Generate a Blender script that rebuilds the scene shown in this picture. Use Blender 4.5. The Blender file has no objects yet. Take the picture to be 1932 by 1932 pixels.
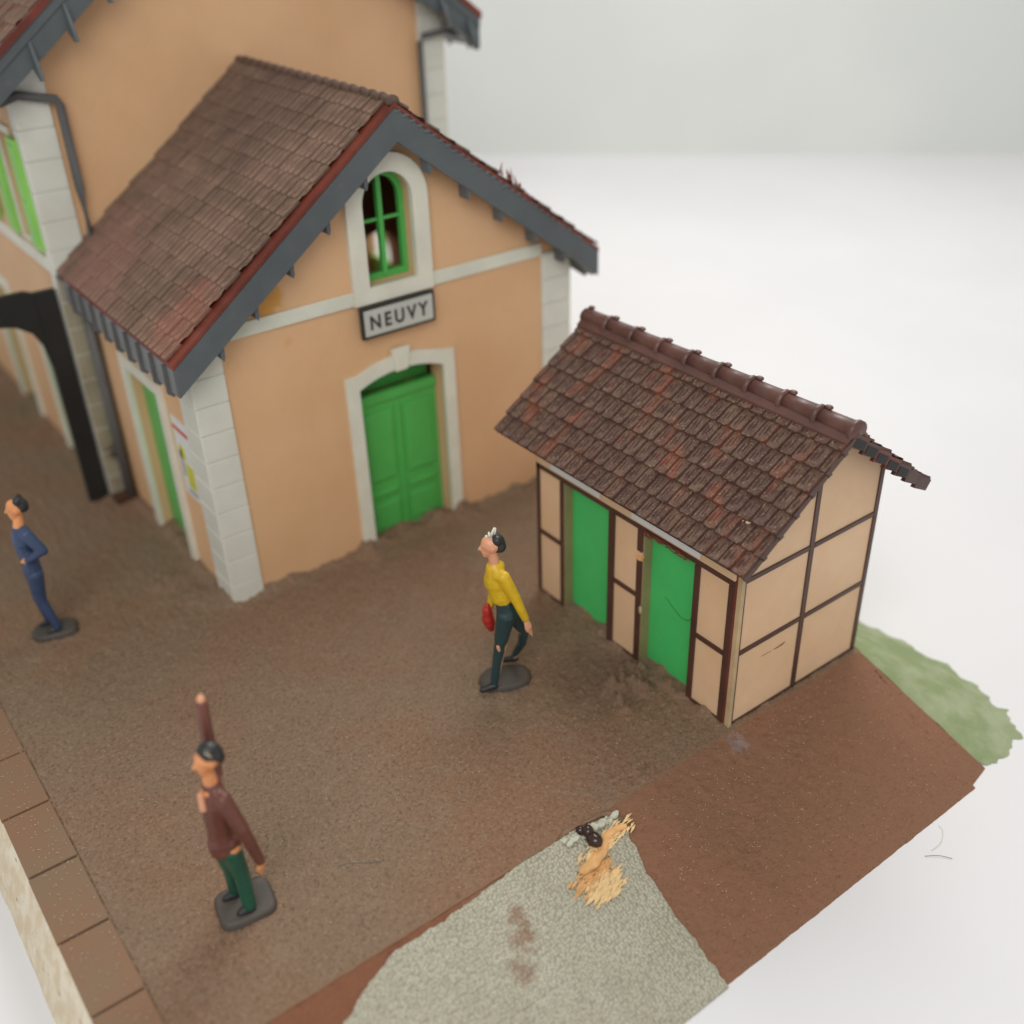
import bpy, bmesh, math, random
from mathutils import Vector, Matrix, noise
from mathutils.geometry import tessellate_polygon
random.seed(7)
S = bpy.context.scene
C = S.collection
# ------------------------------------------------------------ camera, light, exposure
# one unit is about 7.4 mm: an H0 model station photographed from 14 cm
R = Matrix(((0.7993013534053304, 0.33531761618198697, -0.49867769422988717),
            (-0.6002315155860994, 0.40547876987146136, -0.6894266421315182),
            (-0.02897368015322108, 0.8503817163260016, 0.5253679304990195)))
cam = bpy.data.cameras.new('camera')
camo = bpy.data.objects.new('camera', cam); C.objects.link(camo)
camo.matrix_world = Matrix.Translation((-4.77561794714405, -14.701415703568275, 10.726082860708688)) @ R.to_4x4()
cam.sensor_width = 36; cam.lens = 2020.083/1932*36
cam.clip_start = .5; cam.clip_end = 500
cam.dof.use_dof = True; cam.dof.focus_distance = 14.3; cam.dof.aperture_fstop = 0.03764/0.27
S.camera = camo
W = bpy.data.worlds.new('World'); S.world = W; W.use_nodes = True
W.node_tree.nodes['Background'].inputs[0].default_value = (1.0, 1.0, .985, 1)
W.node_tree.nodes['Background'].inputs[1].default_value = .52
def area(name, loc, target, size, power, col):
    l = bpy.data.lights.new(name, 'AREA'); l.shape = 'DISK'; l.size = size; l.energy = power; l.color = col
    o = bpy.data.objects.new(name, l); C.objects.link(o); o.location = loc
    o.rotation_euler = (Vector(target)-Vector(loc)).to_track_quat('-Z', 'Y').to_euler()
area('window_light', (22, 8, 30), (2, -2, 0), 22, 7600, (1, .985, .97))
area('front_fill', (-14, -20, 24), (1, 0, 0), 20, 4300, (1, .985, .96))  # added fill lamp on the camera side, brightens the walls facing the camera
S.view_settings.view_transform = 'Standard'; S.view_settings.look = 'None'
S.view_settings.exposure = 0; S.view_settings.gamma = 1
S.render.engine = 'CYCLES'
S.cycles.use_adaptive_sampling = True

# ------------------------------------------------------------ materials
def lin(c):
    return tuple(((v/255)/12.92 if v/255 <= .04045 else ((v/255+.055)/1.055)**2.4) for v in c)
class NT:
    def __init__(s, name):
        s.m = bpy.data.materials.new(name); s.m.use_nodes = True
        s.t = s.m.node_tree; s.n = s.t.nodes; s.b = s.n['Principled BSDF']
        s.co = s.n.new('ShaderNodeTexCoord').outputs['Object']
    def L(s, a, b): s.t.links.new(a, b)
    def noise(s, scale, detail=4, rough=.6, sc=None, co=None):
        x = s.n.new('ShaderNodeTexNoise'); x.inputs['Scale'].default_value = scale
        x.inputs['Detail'].default_value = detail; x.inputs['Roughness'].default_value = rough
        v = co or s.co
        if sc:
            mp = s.n.new('ShaderNodeMapping'); mp.inputs['Scale'].default_value = sc; s.L(v, mp.inputs[0]); v = mp.outputs[0]
        s.L(v, x.inputs['Vector']); return x.outputs['Fac']
    def vor(s, scale, feat='F1', rnd=1, out='Distance'):
        x = s.n.new('ShaderNodeTexVoronoi'); x.feature = feat; x.inputs['Scale'].default_value = scale
        x.inputs['Randomness'].default_value = rnd; s.L(s.co, x.inputs['Vector']); return x.outputs[out]
    def ramp(s, f, a, b, lo=0, hi=1):
        x = s.n.new('ShaderNodeMapRange'); x.interpolation_type = 'SMOOTHSTEP'
        for i, v in zip((1, 2, 3, 4), (a, b, lo, hi)): x.inputs[i].default_value = v
        s.L(f, x.inputs[0]); return x.outputs[0]
    def mix(s, f, a, b):
        x = s.n.new('ShaderNodeMix'); x.data_type = 'RGBA'
        for v, k in ((f, 0), (a, 6), (b, 7)):
            if hasattr(v, 'links') or hasattr(v, 'is_linked'): s.L(v, x.inputs[k])
            else: x.inputs[k].default_value = v if k == 0 else (*v, 1)
        return x.outputs[2]
    def mul(s, a, b, op='MULTIPLY'):
        x = s.n.new('ShaderNodeMath'); x.operation = op
        for v, k in ((a, 0), (b, 1)):
            if hasattr(v, 'is_linked'): s.L(v, x.inputs[k])
            else: x.inputs[k].default_value = v
        return x.outputs[0]
    def spot(s, p, r, soft=.6, wob=.5, nscale=4):
        "a stain of irregular outline round a point of the surface"
        d = s.n.new('ShaderNodeVectorMath'); d.operation = 'DISTANCE'; s.L(s.co, d.inputs[0]); d.inputs[1].default_value = p
        n = s.noise(nscale, 3)
        q = s.mul(d.outputs['Value'], s.mul(s.mul(n, .5, 'SUBTRACT'), -wob*2*r, 'MULTIPLY'), 'SUBTRACT')
        return s.ramp(q, r*(1-soft), r, 1, 0)
    def bump(s, h, strength, dist=.02, nrm=None):
        x = s.n.new('ShaderNodeBump'); x.inputs['Strength'].default_value = strength; x.inputs['Distance'].default_value = dist
        s.L(h, x.inputs['Height'])
        if nrm: s.L(nrm, x.inputs['Normal'])
        return x.outputs[0]
    def fin(s, col, rough=.5, nrm=None, spec=.5, sss=0, rad=(.3, .12, .05), trans=0):
        b = s.b
        if hasattr(col, 'is_linked'): s.L(col, b.inputs['Base Color'])
        else: b.inputs['Base Color'].default_value = (*col, 1)
        if hasattr(rough, 'is_linked'): s.L(rough, b.inputs['Roughness'])
        else: b.inputs['Roughness'].default_value = rough
        if nrm: s.L(nrm, b.inputs['Normal'])
        b.inputs['Specular IOR Level'].default_value = spec
        if sss:
            b.inputs['Subsurface Weight'].default_value = sss
            b.inputs['Subsurface Radius'].default_value = rad
            b.inputs['Subsurface Scale'].default_value = 1
        return s.m
def plain(name, c, rough=.5, var=.12, bs=30, bump=.1, spec=.4, sss=0, grime=None):
    k = NT(name); a = tuple(v*(1-var) for v in c); b = tuple(min(1, v*(1+var)) for v in c)
    col = k.mix(k.ramp(k.noise(1.3, 5), .3, .7), a, b)
    if grime: col = k.mix(k.ramp(k.noise(2.2, 6, .7), .58, .75, 0, .6), col, grime)
    return k.fin(col, rough, k.bump(k.noise(bs, 3), bump), spec, sss)
M = {}
k = NT('peach_plaster')
c = k.mix(k.ramp(k.noise(.5, 3), .3, .7), (.70, .425, .23), (.75, .47, .265))
c = k.mix(k.mul(k.spot((1.35, 0, 4.98), .42, .7, .9, 3), .8), c, (.66, .30, .035))
c = k.mix(k.mul(k.spot((1.65, 0, 4.3), .12, .8, .9), .4), c, (.6, .28, .05))
c = k.mix(k.ramp(k.noise(3.1, 5, .7), .62, .8, 0, .25), c, (.45, .24, .11))
M['peach'] = k.fin(c, .55, k.bump(k.noise(9, 4, .55), .22, .05), .35, .18, (.35, .12, .04))
k = NT('shed_panel')
c = k.mix(k.ramp(k.noise(.8, 4), .3, .7), (.72, .47, .28), (.80, .54, .34))
c = k.mix(k.ramp(k.noise(3.5, 5, .75), .60, .8, 0, .3), c, (.5, .3, .17))
M['panel'] = k.fin(c, .5, k.bump(k.noise(40, 3), .08, .02), .35, .2, (.3, .1, .03))
k = NT('cream_quoin')
st = k.noise(1.1, 4, .6, (1, 1, .4))
c = k.mix(k.ramp(k.noise(1.5, 4), .3, .7), (.72, .71, .60), (.78, .77, .66))
c = k.mix(k.ramp(st, .62, .74, 0, .5), c, (.48, .40, .16))
M['quoin'] = k.fin(c, .38, k.bump(k.noise(22, 3), .08), .5, .2, (.2, .17, .1))
k = NT('brown_quoin')
c = k.mix(k.ramp(k.noise(1.0, 4), .3, .7), (.27, .235, .155), (.37, .33, .23))
c = k.mix(k.spot((-.1, 4.85, 1.0), .32, .6, .6, 3), c, (.09, .06, .04))
c = k.mix(k.mul(k.spot((0, 4.85, .3), .4, .8, 1, 5), .6), c, (.13, .09, .06))
M['dquoin'] = k.fin(c, .6, k.bump(k.noise(22, 3), .08))
M['trim'] = plain('cream_trim', (.74, .72, .61), .40, .06, 25, .06, sss=.15)
M['grey'] = plain('grey_plastic', (.098, .112, .118), .42, .1, 35, .12, grime=(.16, .16, .15))
M['lgrey'] = plain('light_grey_plastic', (.19, .20, .205), .42, .1)
M['ridge'] = plain('maroon_ridge', (.115, .052, .040), .36, .2, 14, .2, .5, .05, (.2, .05, .03))
M['corner'] = plain('dirty_corner', (.50, .36, .21), .5, .15, 12, .2, .4, .1, (.42, .24, .08))
M['dgrey'] = plain('dark_grey_pipe', (.11, .11, .108), .45, .12)
M['black'] = plain('black_plastic', (.016, .015, .014), .55, .2)
M['green'] = plain('green_door_paint', (.085, .45, .095), .35, .07, 12, .08, .5, .1)
M['green2'] = plain('bright_green_plastic', (.07, .55, .15), .28, .05, 8, .05, .5, .12)
M['greenl'] = plain('light_green_shutter', (.26, .60, .11), .4, .06, sss=.2)
M['olive'] = plain('olive_reveal', (.30, .25, .12), .55, .12)
M['beam'] = plain('dark_brown_timber', (.080, .034, .024), .42, .2, 40, .2, .45, 0, (.11, .07, .055))
M['reddish'] = plain('red_brown_verge', (.17, .035, .02), .4, .3, 20, .2, .45, .05)
M['white'] = plain('white_plastic_strip', (.72, .74, .74), .35, .04)
M['signface'] = plain('sign_face', (.52, .53, .48), .4, .05)
M['ink'] = plain('sign_black', (.03, .03, .026), .5, .1)
M['wood'] = plain('fresh_splintered_wood', (.72, .40, .16), .6, .25, 40, .3)
M['wood2'] = plain('pale_splintered_wood', (.80, .58, .30), .6, .15, 40, .3)
M['plasterb'] = plain('white_filler', (.52, .52, .42), .6, .1, 18, .5)
M['glue'] = plain('brown_glue', (.035, .012, .008), .15, .3, 10, .2, .6)
def roofmat(name, dust, clean, red, redamt, speck=(.30, .23, .15), speckamt=.7, rough=.6, spots=()):
    k = NT(name)
    at = k.n.new('ShaderNodeAttribute'); at.attribute_name = 'dust'
    a2 = k.n.new('ShaderNodeAttribute'); a2.attribute_name = 'tint'
    n = k.noise(1.2, 5, .65)
    d = k.mix(k.ramp(n, .35, .65), tuple(v*.8 for v in dust), tuple(v*1.18 for v in dust))
    f = k.ramp(k.noise(6, 4, .7), .35, .62)
    c = k.mix(k.mul(at.outputs['Fac'], f) if speckamt else at.outputs['Fac'], clean, d) if speckamt > .5 else k.mix(at.outputs['Fac'], clean, d)
    r = k.ramp(k.mul(k.noise(1.4, 5, .7, (1, 2.2, 1)), k.mul(a2.outputs['Fac'], .06), 'ADD'), .70-redamt, .92-redamt, 0, .7)
    c = k.mix(r, c, red)
    for p, rr, cc, am in spots: c = k.mix(k.mul(k.spot(p, rr, .8, .8, 3), am), c, cc)
    sp = k.ramp(k.noise(30, 4, .75), .55, .66, 0, speckamt)
    c = k.mix(k.mul(sp, at.outputs['Fac']), c, speck)
    nb = k.bump(k.noise(26, 5, .75), .75, .035)
    return k.fin(c, rough, nb, .4)
M['shedroof'] = roofmat('shed_tiles', (.150, .084, .056), (.085, .036, .026), (.28, .07, .033), .20, (.34, .27, .17), .8)
M['annexroof'] = roofmat('annex_tiles', (.25, .155, .108), (.055, .030, .020), (.32, .15, .10), -.30, (.34, .26, .2), .3,
    spots=[((.2, .1, 5.0), 1.0, (.40, .15, .10), .5), ((.1, 3.6, 5.0), 1.5, (.33, .16, .12), .6), ((3.2, 3.0, 7.4), 2.4, (.14, .082, .060), .7)])
k = NT('platform_ground')
big = k.noise(.42, 4, .55); mid = k.noise(2.2, 5, .7); fine = k.noise(22, 4, .75)
c = k.mix(k.ramp(big, .40, .62), (.25, .172, .114), (.26, .158, .10))
c = k.mix(k.mul(k.spot((.9, -6.9, 0), 1.9, .85, 1.0, 1.7), .5), c, (.29, .135, .075))
c = k.mix(k.mul(k.spot((-4.6, -3, 0), 1.2, .7, .6, 1), .5), c, (.29, .16, .09))
c = k.mix(k.ramp(mid, .50, .75, 0, .6), c, (.30, .215, .145))
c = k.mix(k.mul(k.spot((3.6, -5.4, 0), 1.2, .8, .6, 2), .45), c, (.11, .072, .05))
grit = k.noise(19, 5, .8)
c = k.mix(k.ramp(grit, .53, .66, 0, .5), c, (.40, .29, .20))
c = k.mix(k.ramp(grit, .48, .36, 0, .6), c, (.10, .062, .038))
nb = k.bump(grit, .8, .028); nb = k.bump(k.noise(8, 3), .4, .06, nb)
M['ground'] = k.fin(c, .95, nb, .12)
k = NT('ramp_ground')
c = k.mix(k.ramp(k.noise(.6, 4), .38, .62), (.275, .145, .088), (.30, .15, .09))
c = k.mix(k.mul(k.spot((4.6, -9.0, -.6), 1.5, .9, .6, 1.2), .5), c, (.31, .165, .095))
c = k.mix(k.mul(k.spot((-2.0, -8.4, -.3), 2.1, .25, .3, 1.2), .9), c, (.25, .105, .06))
c = k.mix(k.mul(k.spot((4.2, -7.52, -.05), .2, .9, 1.2, 9), .45), c, (.33, .32, .33))
fine = k.noise(16, 4, .7, (1, 2.2, 1))
c = k.mix(k.ramp(fine, .58, .74, 0, .4), c, (.38, .25, .16))
c = k.mix(k.ramp(fine, .44, .32, 0, .55), c, (.13, .07, .042))
nb = k.bump(fine, .8, .04); nb = k.bump(k.noise(40, 3), .5, .02, nb)
M['ramp'] = k.fin(c, .95, nb, .12)
k = NT('edge_stone')
c = k.mix(k.ramp(k.noise(.9, 4), .38, .62), (.225, .148, .092), (.245, .138, .082))
fine = k.noise(26, 4, .7)
c = k.mix(k.ramp(fine, .68, .76, 0, .4), c, (.36, .27, .19))
M['stone'] = k.fin(c, .8, k.bump(fine, .3, .02), .25)
k = NT('raw_plaster_edge')
c = k.mix(k.ramp(k.noise(3, 5, .7), .4, .65), (.66, .54, .38), (.78, .70, .55))
c = k.mix(k.ramp(k.noise(9, 3, .6, (1.5, .5, 1)), .66, .72, 0, .8), c, (.22, .14, .07))
M['edge'] = k.fin(c, .7, k.bump(k.noise(10, 4), .5, .04))
k = NT('pebbled_card')
v = k.vor(23, 'F1', .75)
c = k.mix(k.ramp(k.noise(1.2, 4), .35, .7), (.49, .465, .35), (.55, .525, .41))
c = k.mix(k.ramp(v, .4, .75, 0, .45), c, (.28, .25, .17))
for p, r in (((-.02, -8.05, -.27), .26), ((-.25, -8.35, -.38), .22), ((.1, -7.8, -.2), .2)):
    c = k.mix(k.mul(k.spot(p, r, .9, 1, 8), .6), c, (.26, .10, .055))
inv = k.mul(v, -1)
M['card'] = k.fin(c, .65, k.bump(inv, 1.0, .05), .3)
k = NT('green_flock')
c = k.mix(k.ramp(k.noise(1.4, 5, .65), .35, .68), (.27, .33, .165), (.40, .44, .28))
M['flock'] = k.fin(c, .9, k.bump(k.noise(14, 5, .8), .5, .05), .15)
k = NT('white_paper')
c = k.mix(k.ramp(k.noise(.11, 3), .35, .65), (.735, .728, .735), (.765, .76, .765))
M['paper'] = k.fin(c, .55, None, .25)
k = NT('grey_wall')
c = k.mix(k.ramp(k.noise(.06, 3), .4, .6), (.74, .765, .74), (.79, .81, .785))
M['wallbg'] = k.fin(c, .8, None, .2)
def paint(n, c, **kw): return plain(n, c, kw.pop('rough', .38), kw.pop('var', .2), 16, .35, .5, kw.pop('sss', .05), **kw)
M['skin'] = paint('figure_skin', (.70, .33, .19), sss=.2, var=.1)
M['skino'] = paint('figure_orange_skin', (.75, .30, .12), sss=.2, var=.25)
M['hair'] = paint('figure_black_hair', (.022, .022, .024))
M['yellow'] = paint('yellow_jumper', (.66, .42, .015), grime=(.42, .17, .01))
M['trous'] = paint('dark_green_trousers', (.018, .048, .052), grime=(.03, .07, .075))
M['trousg'] = paint('green_trousers', (.012, .085, .052))
M['coat'] = paint('brown_coat', (.135, .042, .028), grime=(.2, .1, .06))
M['blue'] = paint('blue_overalls', (.035, .06, .13), grime=(.07, .09, .15))
M['basep'] = paint('figure_base', (.070, .057, .048), rough=.6, grime=(.17, .12, .085))
M['redbag'] = paint('red_bag', (.42, .022, .016), var=.15)
M['poster_w'] = plain('poster_paper', (.72, .72, .70), .5, .04)
M['poster_r'] = plain('poster_red', (.6, .08, .05), .5)
M['poster_y'] = plain('poster_yellow', (.62, .60, .08), .5)
M['poster_g'] = plain('poster_grey', (.35, .40, .42), .5)
M['fleck'] = plain('pale_dust', (.55, .46, .34), .7)
M['fibre'] = plain('dark_fibre', (.06, .10, .08), .6)

# ------------------------------------------------------------ helpers
def tag(o, label=None, cat=None, group=None, kind=None):
    for a, b in (('label', label), ('category', cat), ('group', group), ('kind', kind)):
        if b: o[a] = b
    return o
def empty(name, loc, label, cat, group=None):
    o = bpy.data.objects.new(name, None); C.objects.link(o); o.location = loc; o.empty_display_size = .2
    return tag(o, label, cat, group)
def link(name, me, mats, parent=None, smooth=False, sharp=None):
    o = bpy.data.objects.new(name, me); C.objects.link(o)
    for m in (mats if isinstance(mats, (list, tuple)) else [mats]): me.materials.append(M[m] if isinstance(m, str) else m)
    if smooth:
        for p in me.polygons: p.use_smooth = True
    if parent:
        o.parent = parent
        w = Matrix.Translation(-parent.location) if parent.parent is None else parent_inv(parent)
        o.matrix_parent_inverse = w
    return o
def parent_inv(p):
    # world matrices are only translations here
    t = Vector(p.location)
    q = p
    m = Matrix.Translation(p.location)
    chain = [p]
    while q.parent: q = q.parent; chain.append(q)
    mw = Matrix.Identity(4)
    for x in reversed(chain): mw = mw @ x.matrix_parent_inverse @ Matrix.Translation(x.location)
    return mw.inverted()
class MB:
    def __init__(s): s.b = bmesh.new()
    def box(s, x0, x1, y0, y1, z0, z1, bev=0, mi=0):
        v = [s.b.verts.new(p) for p in ((x0,y0,z0),(x1,y0,z0),(x1,y1,z0),(x0,y1,z0),(x0,y0,z1),(x1,y0,z1),(x1,y1,z1),(x0,y1,z1))]
        fs = [s.b.faces.new([v[i] for i in q]) for q in ((3,2,1,0),(4,5,6,7),(0,1,5,4),(1,2,6,5),(2,3,7,6),(3,0,4,7))]
        for f in fs: f.material_index = mi
        if bev:
            es = list({e for f in fs for e in f.edges})
            bmesh.ops.bevel(s.b, geom=es, offset=bev, segments=2, affect='EDGES', profile=.5)
        return s
    def prism(s, poly, holes, f, d, mi=0):
        "poly and holes are 2-D outlines; f maps (u,v,depth) to a point; d = (front, back)"
        loops = [poly]+list(holes)
        tri = tessellate_polygon([[Vector((a, b, 0)) for a, b in l] for l in loops])
        flat = [p for l in loops for p in l]
        A = [s.b.verts.new(f(a, b, d[0])) for a, b in flat]; B = [s.b.verts.new(f(a, b, d[1])) for a, b in flat]
        for t in tri:
            for V in (A, B[:]):
                try: s.b.faces.new([V[i] for i in t]).material_index = mi
                except ValueError: pass
        o = 0
        for l in loops:
            n = len(l)
            for i in range(n):
                j = (i+1) % n
                s.b.faces.new((A[o+i], A[o+j], B[o+j], B[o+i])).material_index = mi
            o += n
        return s
    def tube(s, pts, r, seg=8, cap=True, mi=0):
        pts = [Vector(p) for p in pts]; rr = r if isinstance(r, (list, tuple)) else [r]*len(pts)
        rings = []; up = Vector((0, 0, 1))
        for i, p in enumerate(pts):
            d = (pts[min(i+1, len(pts)-1)]-pts[max(i-1, 0)]).normalized()
            a = d.cross(up)
            if a.length < .05: a = d.cross(Vector((1, 0, 0)))
            a.normalize(); b = d.cross(a)
            rings.append([s.b.verts.new(p+a*math.cos(t)*rr[i]+b*math.sin(t)*rr[i]) for t in [6.28318*q/seg for q in range(seg)]])
        for i in range(len(rings)-1):
            for q in range(seg):
                s.b.faces.new((rings[i][q], rings[i][(q+1) % seg], rings[i+1][(q+1) % seg], rings[i+1][q])).material_index = mi
        if cap:
            s.b.faces.new(rings[0][::-1]); s.b.faces.new(rings[-1])
        return s
    def ball(s, p, r, sub=2, sc=(1, 1, 1), mi=0, rot=None):
        m = Matrix.Translation(p) @ (rot.to_4x4() if rot else Matrix.Identity(4)) @ Matrix.Diagonal((r*sc[0], r*sc[1], r*sc[2], 1))
        q = bmesh.ops.create_icosphere(s.b, subdivisions=sub, radius=1, matrix=m)
        for v in q['verts']:
            for f in v.link_faces: f.material_index = mi
        return s
    def done(s, name, mats, parent=None, smooth=False):
        bmesh.ops.recalc_face_normals(s.b, faces=s.b.faces[:])
        me = bpy.data.meshes.new(name); s.b.to_mesh(me); s.b.free()
        return link(name, me, mats, parent, smooth)
def grid(name, P, mats, parent=None, attrs=None, skirt=None):
    "P: rows of points; attrs: dict name -> rows of floats"
    me = bpy.data.meshes.new(name); nr, nc = len(P), len(P[0])
    vs = [p for r in P for p in r]
    fs = [(i*nc+j, i*nc+j+1, (i+1)*nc+j+1, (i+1)*nc+j) for i in range(nr-1) for j in range(nc-1)]
    me.from_pydata(vs, [], fs)
    if attrs:
        for n, rows in attrs.items():
            a = me.attributes.new(n, 'FLOAT', 'POINT'); a.data.foreach_set('value', [v for r in rows for v in r])
    me.update()
    o = link(name, me, mats, parent, True)
    return o
def fx(a, b, d): return (a, d, b)      # outlines on a wall facing -y
def fy(a, b, d): return (d, a, b)      # outlines on a wall facing -x
def rect(a, b, c, d): return [(a, c), (b, c), (b, d), (a, d)]
def arch(cx, r, z0, zs, n=14):
    return [(cx-r, z0), (cx+r, z0)]+[(cx+r*math.cos(math.pi*i/n), zs+r*math.sin(math.pi*i/n)) for i in range(n+1)]
def seg_arch(x0, x1, z0, zs, za, n=12):
    w = (x1-x0)/2; h = za-zs; rr = (w*w+h*h)/(2*h); cz = za-rr; a = math.asin(w/rr)
    return [(x0, z0), (x1, z0)]+[((x0+x1)/2+rr*math.sin(a-2*a*i/n), cz+rr*math.cos(a-2*a*i/n)) for i in range(n+1)]
def fbm(x, y, z=0, o=4): return noise.fractal((x, y, z), 1.0, 2.0, o)

# ------------------------------------------------------------ setting: paper sheet and far wall
e0 = Vector((28.08, 20.57)); e1 = Vector((39.26, 9.85)); ed = (e1-e0).normalized(); en = Vector((-ed.y, ed.x))
if en.dot(e0) < 0: en = -en
prof = [(-75, -.9), (-.6, -.9), (-.1, -.87), (.2, -.78)]
rows = [[(*(e0+ed*a+en*d), z) for a in range(-70, 81, 10)] for d, z in prof]
tb = grid('table', rows, 'paper'); tag(tb, 'white paper sheet covering the table', None, None, 'structure')
rows = [[(*(e0+ed*a+en*d), z) for a in range(-90, 101, 10)] for d, z in ((.22, -1.2), (.22, 60))]
wl = grid('wall', rows, 'wallbg'); tag(wl, 'plain pale grey backdrop behind the table', None, None, 'structure')

# ------------------------------------------------------------ ground, ramp, bank
def near(v, a, b): return max(a-v, 0, v-b)
lumps = [(3.5, -5.6, .13, .16), (3.79, -5.75, .11, .14), (3.72, -5.6, .08, .1), (3.9, -5.92, .13, .12), (4.0, -5.7, .10, .12), (3.62, -5.75, .09, .12),
         (4.12, -5.65, .10, .10), (3.38, -6.09, .09, .06), (4.1, -5.45, .14, .09), (3.85, -5.5, .10, .1), (3.45, -5.85, .08, .09), (2.68, -7.25, .07, .06), (.7, .1, .2, .06), (-.4, .6, .3, .05), (-.7, 1.4, .3, .04)]
def gh(x, y):
    z = .012*fbm(x*1.1, y*1.1) + .010*fbm(x*5, y*5, 3)
    dn = math.hypot(near(x, 0, 7.31), near(y, 0, 4.88))            # heaped flock along the station walls
    z += max(0, .085+.16*fbm(x*2.3, y*2.3, 7))*math.exp(-(dn/.11)**2)
    dm = math.hypot(near(x, -.4, 8), near(y, 4.8, 14)); z += max(0, .05+.1*fbm(x*3, y*3, 5))*math.exp(-(dm/.1)**2)
    for cx, cy, r in ((2.6, -.12, .2), (4.62, -.12, .24)): z += .2*math.exp(-((x-cx)**2+(y-cy)**2)/r**2)*(1+.6*fbm(x*5, y*5, 2))
    ds = math.hypot(near(x, 4.28, 7.1), near(y, -7.24, -2.9)); z += max(0, .02+.10*fbm(x*3, y*3, 9))*math.exp(-(ds/.1)**2)
    for cx, cy, r, h in lumps:
        d2 = ((x-cx)**2+(y-cy)**2)/r**2
        if d2 < 6: z += 1.35*h*math.exp(-d2**1.5)*(1+.7*fbm(x*8, y*8, 1))
    if y < -7.0: z *= max(0, (-7.0-y)*-1/.35+1) 
    return z
def axis(a, b, st): n = max(2, round((b-a)/st)); return [a+(b-a)*i/n for i in range(n+1)]
xs = axis(-3.84, 7.12, .042); ys = axis(-7.35, .1, .04)+axis(.2, 3, .07)+axis(3.15, 16, .15)
rg = random.Random(3)
g = grid('ground', [[(x, y, gh(x, y)+(rg.gauss(0, .010) if y > -7.3 else 0)) for x in xs] for y in ys], 'ground')
tag(g, 'brown gritty station forecourt and platform surface', None, None, 'structure')
b = MB().box(-4.46, 7.10, -7.33, 16, -.9, -.06)
b = b.done('platform_core', 'ground'); tag(b, 'brown block under the platform surface', None, None, 'structure')
# ramp
rows = []
for i in range(66):
    t = i/65; row = []
    for j in range(261):
        s_ = j/260
        xr = 7.10+(6.86-7.10)*t; x = -4.46+(xr+4.46)*s_
        y = -7.35-2.38*t; z = -.9*t
        e = .014*fbm(x*1.5, y*1.5, 4)+.012*fbm(x*6, y*6, 2)
        e = (e+rg.gauss(0, .009))*min(1, (1-t)*10)
        if i == 65: y += .014*fbm(x*4, 0, 1); e = -.01
        if i == 0: e = 0
        row.append((x, y, z+e))
    rows.append(row)
rp = grid('ramp', rows, 'ramp'); tag(rp, 'brown sloping end of the platform falling to the table', None, None, 'structure')
# bank on the far right: brown sliver, then green flocked skirt
inner = [(7.1, -7.35, 0), (7.1, -7.35, 0), (7.1, -7.3, 0), (7.12, -7.1, 0), (7.12, -6.8, 0), (7.12, -6.3, 0), (7.12, -5.4, 0), (7.12, -3, 0), (7.12, 3, 0), (7.12, 14, 0)]
outer = [(6.86, -9.66, -.9), (7.32, -9.58, -.9), (7.86, -9.64, -.9), (8.36, -9.48, -.9), (8.62, -9.1, -.9), (8.78, -8.54, -.9), (8.9, -7.33, -.9), (8.75, -6.24, -.9), (8.6, 0, -.9), (8.6, 14, -.9)]
def strip(name, mat, idx, n=26):
    A = [inner[i] for i in idx]; B = [outer[i] for i in idx]; rows = []
    for q in range(len(idx)-1):
        for u in range(12 if q < len(idx)-2 or len(idx) < 4 else 30):
            f = u/(12 if q < len(idx)-2 or len(idx) < 4 else 30)
            a = Vector(A[q]).lerp(Vector(A[q+1]), f); c = Vector(B[q]).lerp(Vector(B[q+1]), f); row = []
            for j in range(n):
                t = j/(n-1); p = a.lerp(c, t)
                p.z += .02*fbm(p.x*3, p.y*3, 6)*(t > 0)+(.05*math.sin(math.pi*t)*min(1, (q+f)) if mat == 'flock' else 0)
                if mat == 'flock' and t > .9: w = (t-.9)*10; p.x += .13*w*fbm(p.x*4, p.y*4, 8); p.y += .10*w*fbm(p.y*5, p.x*5, 3)
                row.append(tuple(p))
            rows.append(row)
    a = Vector(A[-1]); c = Vector(B[-1]); rows.append([tuple(a.lerp(c, j/(n-1))) for j in range(n)])
    return grid(name, rows, mat)
tag(strip('slope', 'ramp', [0, 1]), 'narrow brown side slope between the ramp and the green bank', None, None, 'structure')
tag(strip('bank', 'flock', list(range(1, 10))), 'pale green flocked grass bank behind the shed', None, None, 'structure')
# raw plaster edge on the track side
rows = [[(x+.02*fbm(y*2, x*9, 1)+(.0 if i else .0), y, z) for i, (x, z) in enumerate(((-4.46, -.03), (-4.52, -.10), (-4.62, -.38), (-4.72, -.66), (-4.80, -.9)))] for y in axis(-9.4, 16, .1)]
tag(grid('platform_side', rows, 'edge'), 'bare cream plaster edge of the platform', None, None, 'structure')
# small ragged brown crumbs on the lower lip of that edge
# edge stones
joints = [-7.30, -6.11, -4.94, -3.745, -2.56, -1.37, -.18, 1.0, 2.2]
where = ['lowest in the picture', 'second from the bottom', 'third from the bottom', 'fourth from the bottom', 'fifth from the bottom', 'sixth from the bottom', 'cut by the left frame', 'farthest one']
for i in range(8):
    y0, y1 = joints[i]+.018, joints[i+1]-.018
    vs = []; n = 9
    o = MB().box(-4.48+.01*math.sin(i*3), -3.86, y0, y1, -.12, .008+.006*math.sin(i*5), .012).done('edge_stone', 'stone')
    tag(o, 'brown edge stone on the platform edge, '+where[i], 'paving stone', 'edge stones along the platform')
b = MB().box(-3.875, -3.82, -7.3, 2.2, -.1, -.012).done('stone_groove', 'ground'); tag(b, None, None, None, 'structure')

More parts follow.
